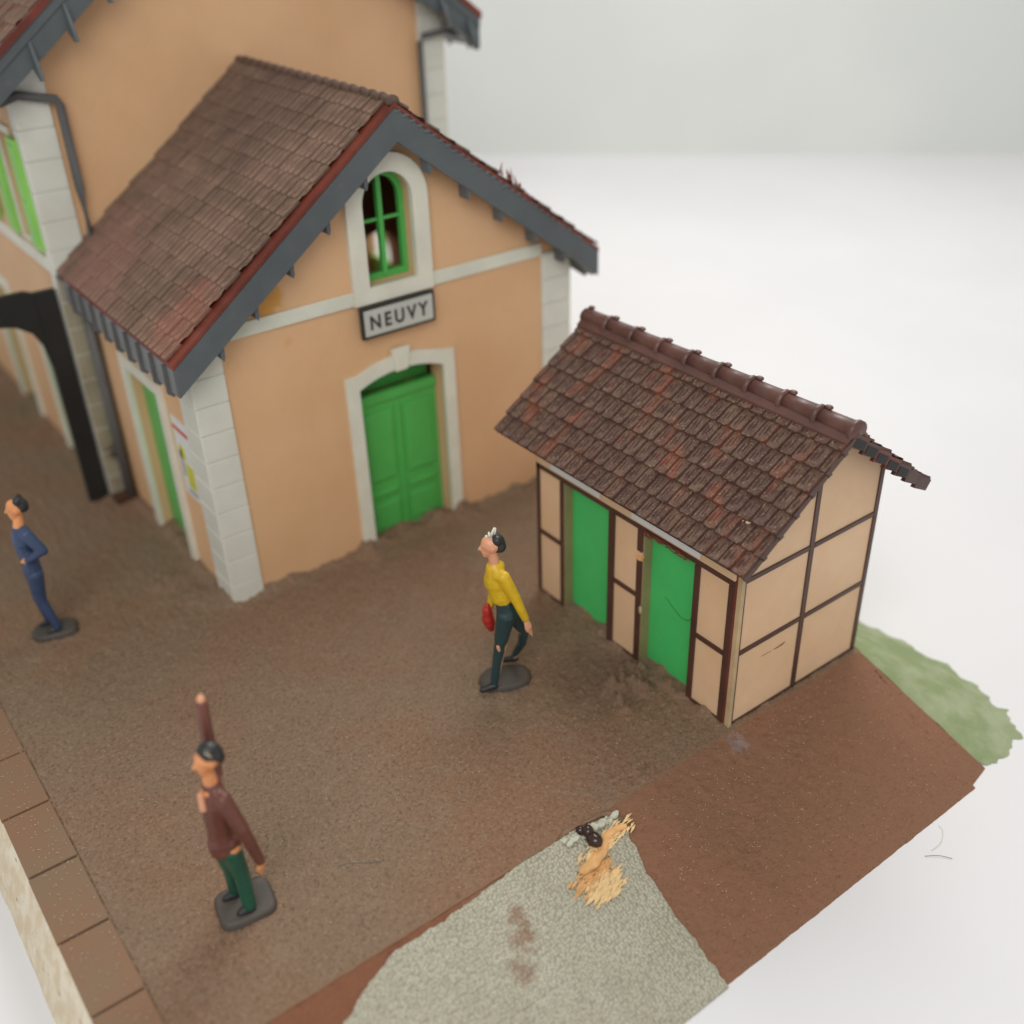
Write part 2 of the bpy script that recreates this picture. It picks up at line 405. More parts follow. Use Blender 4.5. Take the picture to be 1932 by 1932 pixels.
# torn-off patch showing the pebbled card underneath
def rz(y): return (y+7.35)/2.38*.9
out = [(-2.27,-7.78),(-1.87,-7.60),(-1.42,-7.45),(-.77,-7.45),(-.21,-7.42),(.32,-7.37),(.99,-7.37),(1.36,-7.37),(1.88,-7.46),(1.94,-7.63),(1.91,-7.92),(1.82,-8.18),(1.79,-8.46),(1.76,-8.88),(1.78,-9.14),(1.76,-9.44),(1.76,-9.745),(-3.4,-9.745),(-3.0,-8.6)]
jag = []
for i, p in enumerate(out):
    q = out[(i+1) % len(out)]; L = math.hypot(q[0]-p[0], q[1]-p[1]); n = max(1, int(L/.035))
    for u in range(n):
        f = u/n; x = p[0]+(q[0]-p[0])*f; y = p[1]+(q[1]-p[1])*f
        if -9.7 < y and y < -7.4: x += .035*fbm(x*9, y*9, 3); y += .03*fbm(x*9, y*9, 8)
        elif y >= -7.4: y += -.03*abs(fbm(x*8, y*8, 8))
        jag.append((x, max(y, -9.745)))
cd = MB().prism(jag, [], lambda a, b_, d: (a, b_, rz(b_)+d), (.035, -.004)).done('bare_patch', 'card')
tag(cd, 'bare beige pebbled patch where the brown ramp surface is torn off', 'bare patch')
# splintered wood chips, glue blob and filler
sp = empty('splintered_hole', (1.5, -7.7, -.1), 'splintered wood fibres with a brown glue blob at the tip of the beige patch', 'splintered hole')
b = MB()
for i in range(26):
    t = i/25; x = 1.10+.80*t; y = -7.84+.20*t-.04*math.sin(t*7); b.ball((x, y, rz(y)+.075+.02*math.sin(t*9)), .075, 2, (1, .9+.3*math.sin(t*5), .5))
for v in b.b.verts: v.co += Vector((fbm(*(v.co*7)), fbm(*(v.co*9+Vector((5, 5, 5)))), fbm(v.co.x*3, v.co.y*22, 1)))*.022
b.done('wood_chunk', 'wood', sp)
for nm, (cx, cy, lx, ly), ang, cnt, mt in (('wood_splinters', (1.58, -7.70, .46, .10), .22, 190, 'wood2'), ('wood_splinters', (1.20, -7.95, .36, .13), .22, 170, 'wood'), ('wood_splinters', (1.24, -8.13, .28, .15), .25, 220, 'wood2')):
    b = MB()
    b.ball((cx, cy, rz(cy)-.02), 1, 2, (lx*.9, ly*.95, .05))
    for i in range(cnt):
        u, v = random.gauss(0, .5), random.gauss(0, .5)
        if abs(u) > 1.1 or abs(v) > 1: continue
        x = cx+u*lx; y = cy+v*ly+.12*u*lx; z = rz(y)+.035+.03*random.random()
        a = ang+random.gauss(0, .13); l = random.uniform(.03, .10); dz = random.uniform(-.012, .012)
        dx, dy = math.cos(a)*l, math.sin(a)*l
        b.tube([(x-dx, y-dy, z-dz-.01), (x, y, z+.012), (x+dx, y+dy, z+dz)], [.004, random.uniform(.010, .022), .003], 5, False)
    b.done(nm, mt, sp)
for (cx, cy, r) in ((1.22, -7.44, .13), (1.72, -7.50, .15)):
    b = MB()
    for i in range(9): b.ball((cx+random.gauss(0, r*.5), cy+random.gauss(0, r*.32), rz(cy)+.03+.03*random.random()), r*random.uniform(.25, .5), 2, (1, .8, .6))
    for v in b.b.verts: v.co += Vector((fbm(*(v.co*9)), fbm(*(v.co*9+Vector((5, 5, 5)))), fbm(*(v.co*9+Vector((9, 1, 1))))))*.03
    b.done('filler_lump', 'plasterb', sp)
b = MB()
b.ball((1.46, -7.62, rz(-7.62)+.09), .115, 3, (.85, 1.1, .8)); b.ball((1.46, -7.50, rz(-7.5)+.09), .08, 3); b.ball((1.40, -7.42, .02), .06, 2)
for v in b.b.verts: v.co += Vector(v.co).normalized()*.02*fbm(*(v.co*6))
b.done('glue_blob', 'glue', sp, True)
b = MB(); 
pts = [(1.05, -7.37), (1.25, -7.33), (1.45, -7.33), (1.62, -7.36), (1.78, -7.36), (1.9, -7.42), (1.98, -7.55), (2.02, -7.72)]
b.tube([(x, y, rz(min(y, -7.35))+.01) for x, y in pts], [.012, .03, .035, .02, .035, .04, .03, .015], 7)
for v in b.b.verts: v.co += Vector((fbm(*(v.co*12)), fbm(*(v.co*12+Vector((3, 3, 3)))), 0))*.03
b.done('raised_rim', 'ground', sp, True)

pts = [(-4.4+i*.06) for i in range(88)]
b = MB(); b.tube([(x, -7.345+.012*fbm(x*5, 1, 1), .0+.012*fbm(x*4, 2, 2)) for x in pts], [.018+.010*fbm(x*6, 3, 3) for x in pts], 7)
b.done('raised_rim', 'stone', sp, True)
# dark crumbs stuck to the foot of the plaster edge
# ------------------------------------------------------------ tiled roof slopes
def tiles(name, O, U, V, L, Sl, tw, ch, mat, parent, step=.05, groove=.03, slots=True, jd=.0):
    O, U, V = Vector(O), Vector(U).normalized(), Vector(V).normalized(); N = U.cross(V)
    if N.z < 0: N = -N
    na = round(L/tw)*14; A = [L*i/na for i in range(na+1)]
    rowsT = []; nrow = round(Sl/ch); ch = Sl/nrow
    for r in range(nrow):
        for t in (0, .045, .12, .25, .4, .55, .7, .85, .97): rowsT.append((r, t))
    rowsT.append((nrow-1, .9999))
    P, D, T = [], [], []
    for r, t in rowsT:
        pr, dr, tr = [], [], []
        for a in A:
            st = .5*(r % 2); q = a/tw+st; ti = math.floor(q); f = q-ti
            rnd = noise.cell((ti*1.37+.5, r*2.11+.5, 3.3))
            tt = t
            s_ = (r+tt)*ch + ((-.05*ch if .25 < f < .95 else 0)+(.03*ch*noise.cell((ti*1.9+.3, r*1.7+.2, 8.1)))) * (t < .06)
            h = step*(1-t)+rnd*.010
            d = 1.
            if f < .07: h -= groove; d = 0.
            elif f < .20: h += .016
            if slots and .12 < t < .75:
                if .44 < f < .52 and t > .35: h -= groove*.6; d = .05
                if .71 < f < .79 and t < .6: h -= groove*.6; d = .05
            if t == 0: h -= step*.9; d = min(d, jd)
            h += .004*fbm(a*7, s_*7, 2)
            p = O+U*a+V*max(s_, 0)+N*h
            pr.append(tuple(p)); dr.append(d); tr.append(rnd)
        P.append(pr); D.append(dr); T.append(tr)
    o = grid(name, P, mat, parent, {'dust': D, 'tint': T})
    for p in o.data.polygons: p.use_smooth = False
    return o

# ------------------------------------------------------------ annex
AW, AD = 7.31, 4.88; AX = 3.655; PIT = .757
lo_ = lambda x: 7.09-PIT*abs(x-AX)
up_ = lambda x: 7.57-PIT*abs(x-AX)
sf_ = lambda x: 7.71-PIT*abs(x-AX)
an = empty('station_annex', (AX, 2.4, 0), 'peach plastered station wing with a green double door and name board under its gable', 'building')
win = arch(3.6, .46, 4.84, 6.14)
door = seg_arch(2.77, 4.45, -.05, 3.14, 3.32)
b = MB().prism([(.03, -.05), (AW-.03, -.05), (AW-.03, sf_(AW)-.25), (AX, 7.4), (.03, sf_(0)-.25)], [win, [(x, max(z, -.02)) for x, z in door]], fx, (0, .35))
b.done('front_wall', 'peach', an)
sd = rect(1.72, 3.2, -.02, 3.3)
b = MB().prism(rect(.36, AD-.0, -.05, 4.7), [sd], fy, (.03, .33)); b.done('side_wall', 'peach', an)
b = MB().prism(rect(.36, AD-.0, -.05, 4.7), [], fy, (AW-.33, AW-.03)); b.done('side_wall', 'peach', an)
# quoins: course by course with V joints
def quoin(x0, x1, y0, y1, z0, z1, parent, mat, course=.466, first=.39, name='quoin'):
    b = MB(); z = z0; nz = first
    while z < z1-.02:
        t = min(nz, z1); b.box(x0, x1, y0, y1, z+.008, t-.008, .012); z = t; nz = t+course
    b.box(x0+.022, x1-.022, y0+.022, y1-.022, z0, z1-.01)
    return b.done(name, mat, parent)
quoin(-.02, .535, -.05, .62, -.05, 4.62, an, 'quoin')
quoin(AW-.64, AW+.02, -.05, .62, -.05, 4.62, an, 'quoin')
for a, c_ in ((.55, 2.86), (4.335, 6.67)): MB().box(a, c_, -.045, -.002, 4.585, 4.815, .012).done('string_course', 'trim', an)
fo = arch(3.6, .745, 4.585, 6.14, 18)
wf = MB().prism(fo, [arch(3.6, .455, 4.84, 6.14, 16)], fx, (-.10, .02)).done('window_surround', 'trim', an)
wn = MB()
wn.prism(arch(3.6, .459, 4.845, 6.14), [arch(3.6, .37, 4.95, 6.12)], fx, (.19, .29))
wn.box(3.565, 3.645, .16, .26, 4.9, 6.55).box(3.2, 4.02, .205, .255, 5.78, 5.83)
wn.done('window_frame', 'green', an)
# door surround with keystone
J = [(2.53, .12), (2.77, .12), (2.77, 3.14)]
ar = seg_arch(2.77, 4.45, 0, 3.14, 3.32)[2:][::-1]
outr = [(2.53, 3.39), (2.77, 3.40)]+[(x, z+.25) for x, z in ar if 2.95 < x < 4.3]+[(4.47, 3.42), (4.68, 3.38)]
poly = [(2.53, .0), (2.77, .0)]+ar+[(4.45, .0), (4.68, .0)]+outr[::-1]
MB().prism(poly, [], fx, (-.07, .015)).done('door_surround', 'trim', an)
MB().prism([(3.475, 3.30), (3.705, 3.31), (3.77, 3.70), (3.415, 3.70)], [], fx, (-.12, -.05)).done('keystone', 'trim', an)
dr = MB().box(2.78, 4.44, .27, .36, 0, 2.83).done('double_door', 'green', an)
b = MB()
for x0, x1 in ((2.93, 3.50), (3.74, 4.31)):
    for z0, z1 in ((.12, .66), (.80, .93), (1.13, 2.48)):
        b.box(x0, x1, .225, .28, z0, z1, .03)
b.box(3.58, 3.66, .23, .28, .02, 2.6, .015).box(2.78, 4.44, .22, .275, 2.66, 2.83, .015)
b.done('door_panels', 'green', dr)
MB().box(2.78, 4.44, .5, .52, 2.80, 3.4).done('transom', 'green', an)
# side door
MB().prism([(1.5, 0), (1.72, 0), (1.72, 3.3), (3.2, 3.3), (3.2, 0), (3.42, 0), (3.42, 3.52), (1.5, 3.52)], [], fy, (-.05, .03)).done('side_door_surround', 'trim', an)
MB().box(.20, .28, 1.72, 3.2, 0, 3.3).box(.19, .24, 1.85, 2.4, .2, 3.0, .02).box(.19, .24, 2.5, 3.08, .2, 3.0, .02).done('side_door', 'green', an)
# bargeboards with pointed purlin ends
def barge(b, x0, xa, x1, lo, up, y0, y1):
    b.prism([(x0, lo(x0)+.03), (xa, lo(xa)), (x1, lo(x1)+.03), (x1, up(x1)), (xa, up(xa)), (x0, up(x0))], [], fx, (y0, y1))
b = MB(); barge(b, -.33, AX, 7.64, lo_, up_, -.46, -.36)
bg = b.done('bargeboard', 'grey', an)
for v in bg.data.vertices:
    pass
def lug(b, x, z, s, y0, y1, h=.17, w=.05):
    b.prism([(x-w, z+.14), (x+w, z+.14), (x+w*.9, z-h*.5), (x+s*w*.3, z-h), (x-w*.6, z-h*.7)], [], fx, (y0, y1))
for i, x in enumerate((.404, 1.03, 1.68, 2.35, 3.05, 4.20, 4.89, 5.54, 6.21, 6.85)):
    b = MB(); lug(b, x+.02, lo_(x)-.03, 1 if x < AX else -1, -.43, -.18, .14, .038); b.done('purlin_end', 'grey', an)
# eaves board with rafter ends, both sides
for s_, xe in ((-1, -.33), (1, 7.64)):
    b = MB()
    b.prism([(xe, up_(xe)-.02), (xe, lo_(xe)+.03), (xe-s_*.05, lo_(xe)+.02), (xe-s_*.30, lo_(xe)+.3), (xe-s_*.30, up_(xe)+.2)], [], lambda a, z, d: (a, d, z), (-.36, AD))
    b.done('eaves_board', 'lgrey', an)
    for i in range(9):
        y = -.12+i*.54
        MB().prism([(xe+s_*.06, up_(xe)-.02), (xe+s_*.06, lo_(xe)+.0), (xe-s_*.02, lo_(xe)-.07), (xe-s_*.33, lo_(xe)+.16), (xe-s_*.33, up_(xe))], [], lambda a, z, d: (a, d, z), (y, y+.05)).done('rafter_end', 'dgrey', an)
# roof slab (red-brown verge) and tiles
rf = MB().prism([(-.35, sf_(-.35)-.13), (AX, 7.58), (7.66, sf_(7.66)-.13), (7.66, sf_(7.66)-.06), (AX, 7.65), (-.35, sf_(-.35)-.06)], [], fx, (-.455, AD-.01)).done('roof', 'reddish', an)
sl = math.hypot(1, PIT)
ln = (AX+.37)*sl
tiles('tile_slope', (-.37, -.27, sf_(-.37)-.01), (0, 1, 0), (1, 0, PIT), AD+.25, ln, .165, .345, 'annexroof', rf, .020, .045, True, .6)
tiles('tile_slope', (7.68, -.40, sf_(7.68)-.01), (0, 1, 0), (-1, 0, PIT), AD+.38, ln, .205, .345, 'annexroof', rf, .028, .03)
def ridge(y0, y1, n, x, z, r, mat, parent, nub=True):
    L = (y1-y0)/n
    for i in range(n):
        b = MB(); a = y0+i*L; N_ = 10; rings = []
        for (dy, rr) in ((0, r*1.13), (.055, r*1.15), (.085, r*.98), (L*.5, r*.93), (L+.02, r*.90)):
            rings.append([b.b.verts.new((x+rr*1.05*math.cos(t), a+dy, z+rr*math.sin(t)*1.0)) for t in [-.35+(math.pi+.7)*q/N_ for q in range(N_+1)]])
        for p, q in zip(rings, rings[1:]):
            for c_ in range(N_): b.b.faces.new((p[c_], p[c_+1], q[c_+1], q[c_]))
        b.b.faces.new(rings[0][::-1]); b.b.faces.new(rings[-1])
        if nub and i < n: b.ball((x+r*.45, a+L-.05, z+r*.98), r*.33, 2, (1.1, 1.4, .7))
        o = b.done('ridge_tile', mat, parent, True)
        for nm, vv in (('dust', .35), ('tint', .2)):
            at = o.data.attributes.new(nm, 'FLOAT', 'POINT'); at.data.foreach_set('value', [vv]*len(o.data.vertices))
ridge(-.44, AD-.02, 18, AX, 7.655, .085, 'annexroof', rf, False)
# broken tile shards standing up on the far slope
b = MB()
for i in range(9):
    x = 5.55+random.random()*.5; z = sf_(x)+.03; y = -.42+random.random()*.1
    h = random.uniform(.05, .2)
    b.tube([(x, y, z), (x+random.uniform(-.05, .05), y+random.uniform(-.03, .03), z+h)], [.025, .003], 4)
b.box(5.5, 6.1, -.44, -.32, sf_(5.8)-.3, sf_(6.1)+.02); b.done('tile_shards', 'reddish', rf)
b = MB()
pts = [(AX+.05+i*.12, up_(AX+.05+i*.12)+.0) for i in range(30)]
for x, z in pts: b.ball((x, -.455, z-.01+.02*fbm(x*5, 0, 0)), .035+.012*fbm(x*9, 1, 2), 1, (2.2, .6, .9))
b.done('glue_bead', 'grey', an, True)
# name board
sg = MB().box(2.885, 4.29, -.17, -.10, 4.03, 4.565, .006).done('name_board', 'ink', an)
MB().box(2.935, 4.24, -.182, -.165, 4.08, 4.515, .004).done('board_face', 'signface', sg)
cu = bpy.data.curves.new('lettering', 'FONT'); cu.body = 'NEUVY'; cu.size = .40; cu.extrude = .012; cu.offset = .006; cu.space_character = 1.4
cu.align_x = 'CENTER'; cu.align_y = 'CENTER'
tmp = bpy.data.objects.new('tmp', cu); C.objects.link(tmp)
dg = bpy.context.evaluated_depsgraph_get(); me = bpy.data.meshes.new_from_object(tmp.evaluated_get(dg)); bpy.data.objects.remove(tmp)
xsx = [v.co.x for v in me.vertices]; w_ = max(xsx)-min(xsx); cxx = (max(xsx)+min(xsx))/2; ysy = [v.co.y for v in me.vertices]; cyy = (max(ysy)+min(ysy))/2; hh = max(ysy)-min(ysy)
for v in me.vertices: v.co = Vector((3.588+(v.co.x-cxx)*1.10/w_, -.186-v.co.z*1.0, 4.30+(v.co.y-cyy)*.235/hh))
link('lettering', me, 'ink', sg)
# poster on the track-side wall
ps = MB().box(.0, .027, .64, 1.32, 1.64, 3.08).done('poster', 'poster_w', None)
tag(ps, 'white poster with a red line and yellow patch on the side wall', 'poster')
ps.location.x = 0
for nm, (y0, y1, z0, z1), mt in (('red_line', (.66, 1.30, 2.86, 2.93), 'poster_r'), ('yellow_patch', (.72, 1.05, 1.85, 2.3), 'poster_y'), ('yellow_patch', (.95, 1.2, 2.35, 2.6), 'poster_y'), ('grey_drawing', (.74, 1.1, 1.72, 1.80), 'poster_g'), ('grey_drawing', (1.1, 1.22, 2.0, 2.5), 'poster_g')):
    MB().box(-.006, .003, y0, y1, z0, z1).done(nm, mt, ps)

# ------------------------------------------------------------ main building
MX0, MX1, MY, MXA = -.37, 8.03, 4.88, 3.83
ml = lambda x: 10.93-PIT*abs(x-MXA)
mu = lambda x: 11.50-PIT*abs(x-MXA)
mb = empty('station_building', (MXA, 9, 0), 'tall peach main station building with grey bargeboards and green shutters', 'building')
po = arch(6.15, .55, -.02, 3.45)
b = MB().prism([(MX0+.03, -.05), (MX1-.03, -.05), (MX1-.03, mu(MX1)-.1), (MXA, 11.4), (MX0+.03, mu(MX0)-.1)], [po], fx, (MY, MY+.3)); b.done('gable_wall', 'peach', mb)
opens = [rect(5.72, 6.5, 4.98, 6.85), rect(8.6, 9.4, 4.98, 6.85), rect(9.7, 11.0, -.02, 3.0), rect(6.4, 7.5, -.02, 3.0)]
b = MB().prism(rect(MY+.3, 15, -.05, mu(MX0)-.2), opens, fy, (MX0+.03, MX0+.33)); b.done('side_wall', 'peach', mb)
b = MB().prism(rect(MY+.3, 15, -.05, mu(MX0)-.2), [arch(7.75, .6, 1.7, 2.6)], fy, (MX1-.33, MX1-.03)); b.done('side_wall', 'peach', mb)
MB().box(MX1-.2, MX1-.1, 7.1, 8.4, 1.7, 2.3).box(MX1-.22, MX1-.08, 7.72, 7.8, 1.7, 3.2).done('rear_window', 'greenl', mb)
quoin(MX0-.03, .2, MY-.05, MY+.3, -.05, 8.4, mb, 'quoin', .51, .4)
quoin(7.46, MX1+.03, MY-.05, MY+.35, -.05, 8.4, mb, 'quoin', .51, .4)
b = MB()
z = 0
while z < 4.6: b.box(MX0-.035, 0.0, MY-.062, MY-.03, z+.005, min(z+.5, 4.6)-.005, .005); z += .51
b.done('brown_quoin_face', 'dquoin', mb)  # browner facing over the lower quoin, up to the annex eaves
MB().box(MX0-.06, .18, MY-.35, MY-.02, -.02, .12, .02).done('plinth', 'beam', mb)
MB().box(MX0-.05, MX0+.03, MY+.3, 15, 4.58, 4.82, .01).done('string_course', 'trim', mb)
for (y0, y1) in ((5.72, 6.5), (8.6, 9.4)):
    w = MB().box(MX0+.16, MX0+.22, y0, y1, 4.98, 6.85).done('window', 'olive', mb)
    MB().prism(rect(y0-.08, y1+.08, 4.9, 6.98), [rect(y0, y1, 4.98, 6.85)], fy, (MX0-.02, MX0+.035)).done('window_surround', 'trim', w)
    for a, c_ in ((y0-.62, y0-.09), (y1+.09, y1+.62)):
        MB().box(MX0-.09, MX0+.0, a, c_, 4.95, 6.85, .01).box(MX0-.11, MX0-.08, a+.06, c_-.06, 5.05, 5.8, .01).box(MX0-.11, MX0-.08, a+.06, c_-.06, 5.9, 6.75, .01).done('shutter', 'greenl', mb)
for (y0, y1) in ((9.7, 11.0), (6.4, 7.5)):
    d_ = MB().box(MX0+.2, MX0+.27, y0, y1, 0, 3.0).done('side_door', 'green', mb)
    MB().prism([(y0-.25, 0), (y0, 0), (y0, 3), (y1, 3), (y1, 0), (y1+.25, 0), (y1+.25, 3.25), (y0-.25, 3.25)], [], fy, (MX0-.03, MX0+.04)).done('door_surround', 'trim', d_)
b = MB(); barge(b, -.91, MXA, 8.57, ml, mu, 4.30, 4.40); b.done('bargeboard', 'grey', mb)
b = MB(); b.prism([(-.91, mu(-.91)-.16), (MXA, mu(MXA)-.16), (8.57, mu(8.57)-.16), (8.57, mu(8.57)+.01), (MXA, mu(MXA)+.01), (-.91, mu(-.91)+.01)], [], fx, (4.27, 4.31)); b.done('bargeboard_moulding', 'grey', mb)
for x in (-.02, .635, 1.30, 1.96, 5.7, 6.36, 7.02, 7.68, 8.3):
    s_ = 1 if x < MXA else -1; b = MB()
    f = lambda y_, z_, d_: (x+d_, y_, z_)
    b.prism([(4.30, mu(x)-.15), (4.06, ml(x)+.05), (3.98, ml(x)-.14), (4.06, ml(x)-.16), (4.35, ml(x)+.0)], [], f, (-.025, .03)); b.done('purlin_end', 'grey', mb)
for s_, xe in ((-1, -.91), (1, 8.57)):
    MB().prism([(xe, mu(xe)), (xe, ml(xe)+.05), (xe-s_*.55, ml(xe)+.45), (xe-s_*.55, mu(xe)+.3)], [], fx, (4.40, 15)).done('eaves_board', 'grey', mb)
    for i in range(6):
        y = 4.7+i*.7; MB().box(min(xe, xe+s_*.05), max(xe, xe+s_*.05), y, y+.06, ml(xe)-.02, mu(xe)-.03).done('rafter_end', 'dgrey', mb)
mr = MB().prism([(-.95, mu(-.95)+.015), (MXA, mu(MXA)+.015), (8.6, mu(8.6)+.015), (8.6, mu(8.6)+.15), (MXA, mu(MXA)+.15), (-.95, mu(-.95)+.15)], [], fx, (4.24, 14)).done('roof', 'reddish', mb)
tiles('tile_slope', (-.97, 4.34, mu(-.97)+.15), (0, 1, 0), (1, 0, PIT), 3.6, (MXA+.97)*sl, .165, .345, 'annexroof', mr, .018, .03, True, .6)
# downpipes
def pipe(pts, name, par, r=.085, mt='dgrey'):
    b = MB(); b.tube(pts, r, 10); b.done(name, mt, par, True)
pipe([(-.62, 4.70, 7.52), (-.3, 4.72, 7.60), (.30, 4.73, 7.46), (.335, 4.73, 7.36), (.335, 4.73, 6), (.335, 4.73, 5.06), (.28, 4.72, 4.96), (-.30, 4.72, 4.62), (-.36, 4.74, 4.55)], 'downpipe', mb, .075)
pipe([(8.3, 4.70, 7.60), (8.0, 4.72, 7.70), (7.5, 4.73, 7.66), (7.42, 4.73, 7.55), (7.42, 4.73, 6), (7.42, 4.73, 4.9)], 'downpipe', mb, .06)
pipe([(-.09, 4.62, 4.4), (-.09, 4.62, 2), (-.09, 4.62, .05)], 'downpipe', an, .10)
# canopy: post and arm against the corner of the main building
ca = empty('platform_canopy', (-.6, 5.1, 0), 'dark timber canopy post with a beam reaching over the platform', 'canopy')
MB().box(-.80, -.43, 4.98, 5.14, -.02, 4.30, .015).done('post', 'black', ca)
MB().prism([(-3.2, 3.86), (-1.6, 3.86), (-1.25, 3.78), (-1.0, 3.6), (-.86, 3.3), (-.81, 2.9), (-.81, 4.30), (-.95, 4.36), (-3.2, 4.36)], [], fx, (4.99, 5.13)).done('beam', 'black', ca)

# ------------------------------------------------------------ shed
SX0, SX1, SY0, SY1, SXM = 4.28, 7.08, -7.24, -2.91, 5.68
sh = empty('shed', (SXM, -5.1, 0), 'small half-timbered shed with two green doorways and a brown tiled roof', 'shed')
RS = .70
rs = lambda x: 4.40-RS*abs(x-SXM)      # underside line of the roof
d1 = rect(-4.645, -3.57, -.029, 2.39); d2 = rect(-6.42, -5.38, -.029, 2.39)
MB().prism(rect(SY0+.05, SY1, -.03, 3.25), [d1, d2], fy, (SX0, SX0+.30)).done('front_wall', 'panel', sh)
gp = [(SX0+.02, -.03), (SX1, -.03), (SX1, rs(SX1)-.02), (SXM, rs(SXM)-.02), (SX0+.02, rs(SX0)-.02)]
MB().prism(gp, [], fx, (SY0, SY0+.12)).done('gable_wall', 'panel', sh)
MB().prism(gp, [], fx, (SY1-.12, SY1)).done('gable_wall', 'panel', sh)
MB().prism(rect(SY0+.12, SY1-.12, -.03, 3.3), [], fy, (SX1-.12, SX1)).done('rear_wall', 'panel', sh)
for y0, y1 in ((-4.60, -3.50), (-6.38, -5.31)):
    MB().box(SX0+.165, SX0+.33, y0-.1, y1+.08, .0, 2.45).done('door', 'green2', sh)
for y0, y1 in ((-3.60, -3.571), (-5.41, -5.381)):
    MB().box(SX0+.01, SX0+.163, y0, y1, .02, 2.385).done('door_reveal', 'olive', sh)
b = MB(); t = .022
def bp(y0, y1, z0, z1): b.box(SX0-t, SX0+.004, y0, y1, z0, z1, .006)
for y0, y1, z0, z1 in ((-2.985, -2.905, -.02, 3.2), (-3.575, -3.495, 0, 2.386), (-4.785, -4.645, -.02, 2.386), (-5.385, -5.275, -.02, 1.86), (-5.385, -5.275, 2.02, 2.386), (-6.525, -6.42, -.02, 2.386), (-7.16, -7.05, -.02, 2.386)): bp(y0, y1, z0, z1)
for y0, y1 in ((-3.49, -2.99), (-5.27, -4.79), (-7.045, -6.53)): bp(y0, y1, 1.18, 1.26); bp(y0, y1, -.02, .05)
bp(-7.16, -2.905, 2.392, 2.50)
b.done('timber_frame', 'beam', sh)
b = MB(); b.box(SX0-.055, SX0+.004, -7.17, -2.95, 2.51, 2.70, .008); b.done('fascia', 'panel', sh)
b = MB(); pass
for y0, y1 in ((-4.5, -3.35), (-6.55, -5.2)): MB().box(SX0-.085, SX0-.057, y0, y1, 2.56, 2.74, .004).done('packing_strip', 'white', sh)
b = MB()
def bq(x0, x1, z0, z1): b.box(x0, x1, SY0-t, SY0+.004, z0, z1, .006)
bq(4.285, 4.365, -.02, 3.3); bq(5.615, 5.705, -.02, 4.3); bq(7.0, 7.085, -.02, 3.35)
for z in (1.25, 2.46):
    bq(4.37, 5.61, z, z+.075); bq(5.71, 6.995, z, z+.075)
bq(4.37, 5.61, -.03, .035); bq(5.71, 6.995, -.03, .035)
b.done('timber_frame', 'beam', sh)
MB().box(SX0-.01, SX0+.05, SY0-.035, SY0+.055, -.03, 3.2, .008).done('corner_strip', 'corner', sh)
MB().box(SX0-.018, SX0+.0, SY0+.055, SY0+.085, -.03, 2.6, .004).done('corner_timber', 'reddish', sh)
b = MB()
for i in range(34):
    y = -6.3+random.random()*.85; z = 2.39+random.uniform(-.02, .05)-.03*(y+5.9)**2
    a = random.gauss(-.1, .3); l = random.uniform(.03, .1)
    b.tube([(SX0-.03, y-l, z-l*math.sin(a)), (SX0-.04, y, z), (SX0-.03, y+l, z+l*math.sin(a))], [.004, .014, .003], 4)
b.done('splintered_lintel', 'reddish', sh)
b = MB()
for i in range(12):
    y = -5.33+random.uniform(-.05, .07); z = 1.94+random.uniform(-.06, .06)
    b.tube([(SX0-.01, y-.05, z), (SX0-.03, y+.04, z+random.uniform(-.02, .02))], [.012, .004], 4)
b.done('break_mark', 'wood', sh)
MB().ball((SX0-.02, -5.40, 1.0), .045, 2, (.4, .8, 1.7)).done('glue_drop', 'corner', sh)
# scratch on the gable
b = MB(); b.tube([(5.12, SY0-.002, .975), (5.2, SY0-.004, .972), (5.29, SY0-.003, .978), (5.36, SY0-.002, .99)], [.004, .007, .011, .003], 5)
b.tube([(4.86, SY0-.002, .978), (5.06, SY0-.002, .976)], .003, 4); b.done('scratch', 'beam', sh)
# roof
zr, ze, xe0, xe1, yv0, yv1 = 4.46, 3.07, 3.79, 7.58, -7.675, -2.45
sr = empty('roof', (0, 0, 0), None, None); del_ = sr; bpy.data.objects.remove(sr)
slope = (zr-ze)/(SXM-xe0); top = lambda x: zr-slope*abs(x-SXM)
b = MB(); b.prism([(xe0+.03, top(xe0+.03)-.10), (SXM, zr-.12), (xe1-.03, top(xe1-.03)-.10), (xe1-.02, top(xe1)-.07), (SXM, zr-.09), (xe0+.02, top(xe0)-.07)], [], fx, (yv0+.03, yv1-.02))
sr = b.done('roof', 'beam', sh)
sll = (SXM-xe0)*math.hypot(1, slope)
tiles('tile_slope', (xe0, yv0, top(xe0)-.035), (0, 1, 0), (1, 0, slope), yv1-yv0, sll, .2175, sll/7, 'shedroof', sr, .036, .028, True, .25)
tiles('tile_slope', (xe1, yv0, top(xe1)-.035), (0, 1, 0), (-1, 0, slope), yv1-yv0, sll, .2175, sll/7, 'shedroof', sr, .036, .028, True, .25)
ridge(yv0-.01, yv1, 9, SXM, zr-.04, .138, 'ridge', sr)
for s_ in (-1, 1):
    MB().prism([(SXM+s_*.05, zr+.02), (SXM+s_*.21, zr-slope*.21+.03), (SXM+s_*.21, zr-slope*.21-.02), (SXM+s_*.05, zr-.02)], [], fx, (yv0+.0, yv1-.01)).done('ridge_flashing', 'ridge', sr)
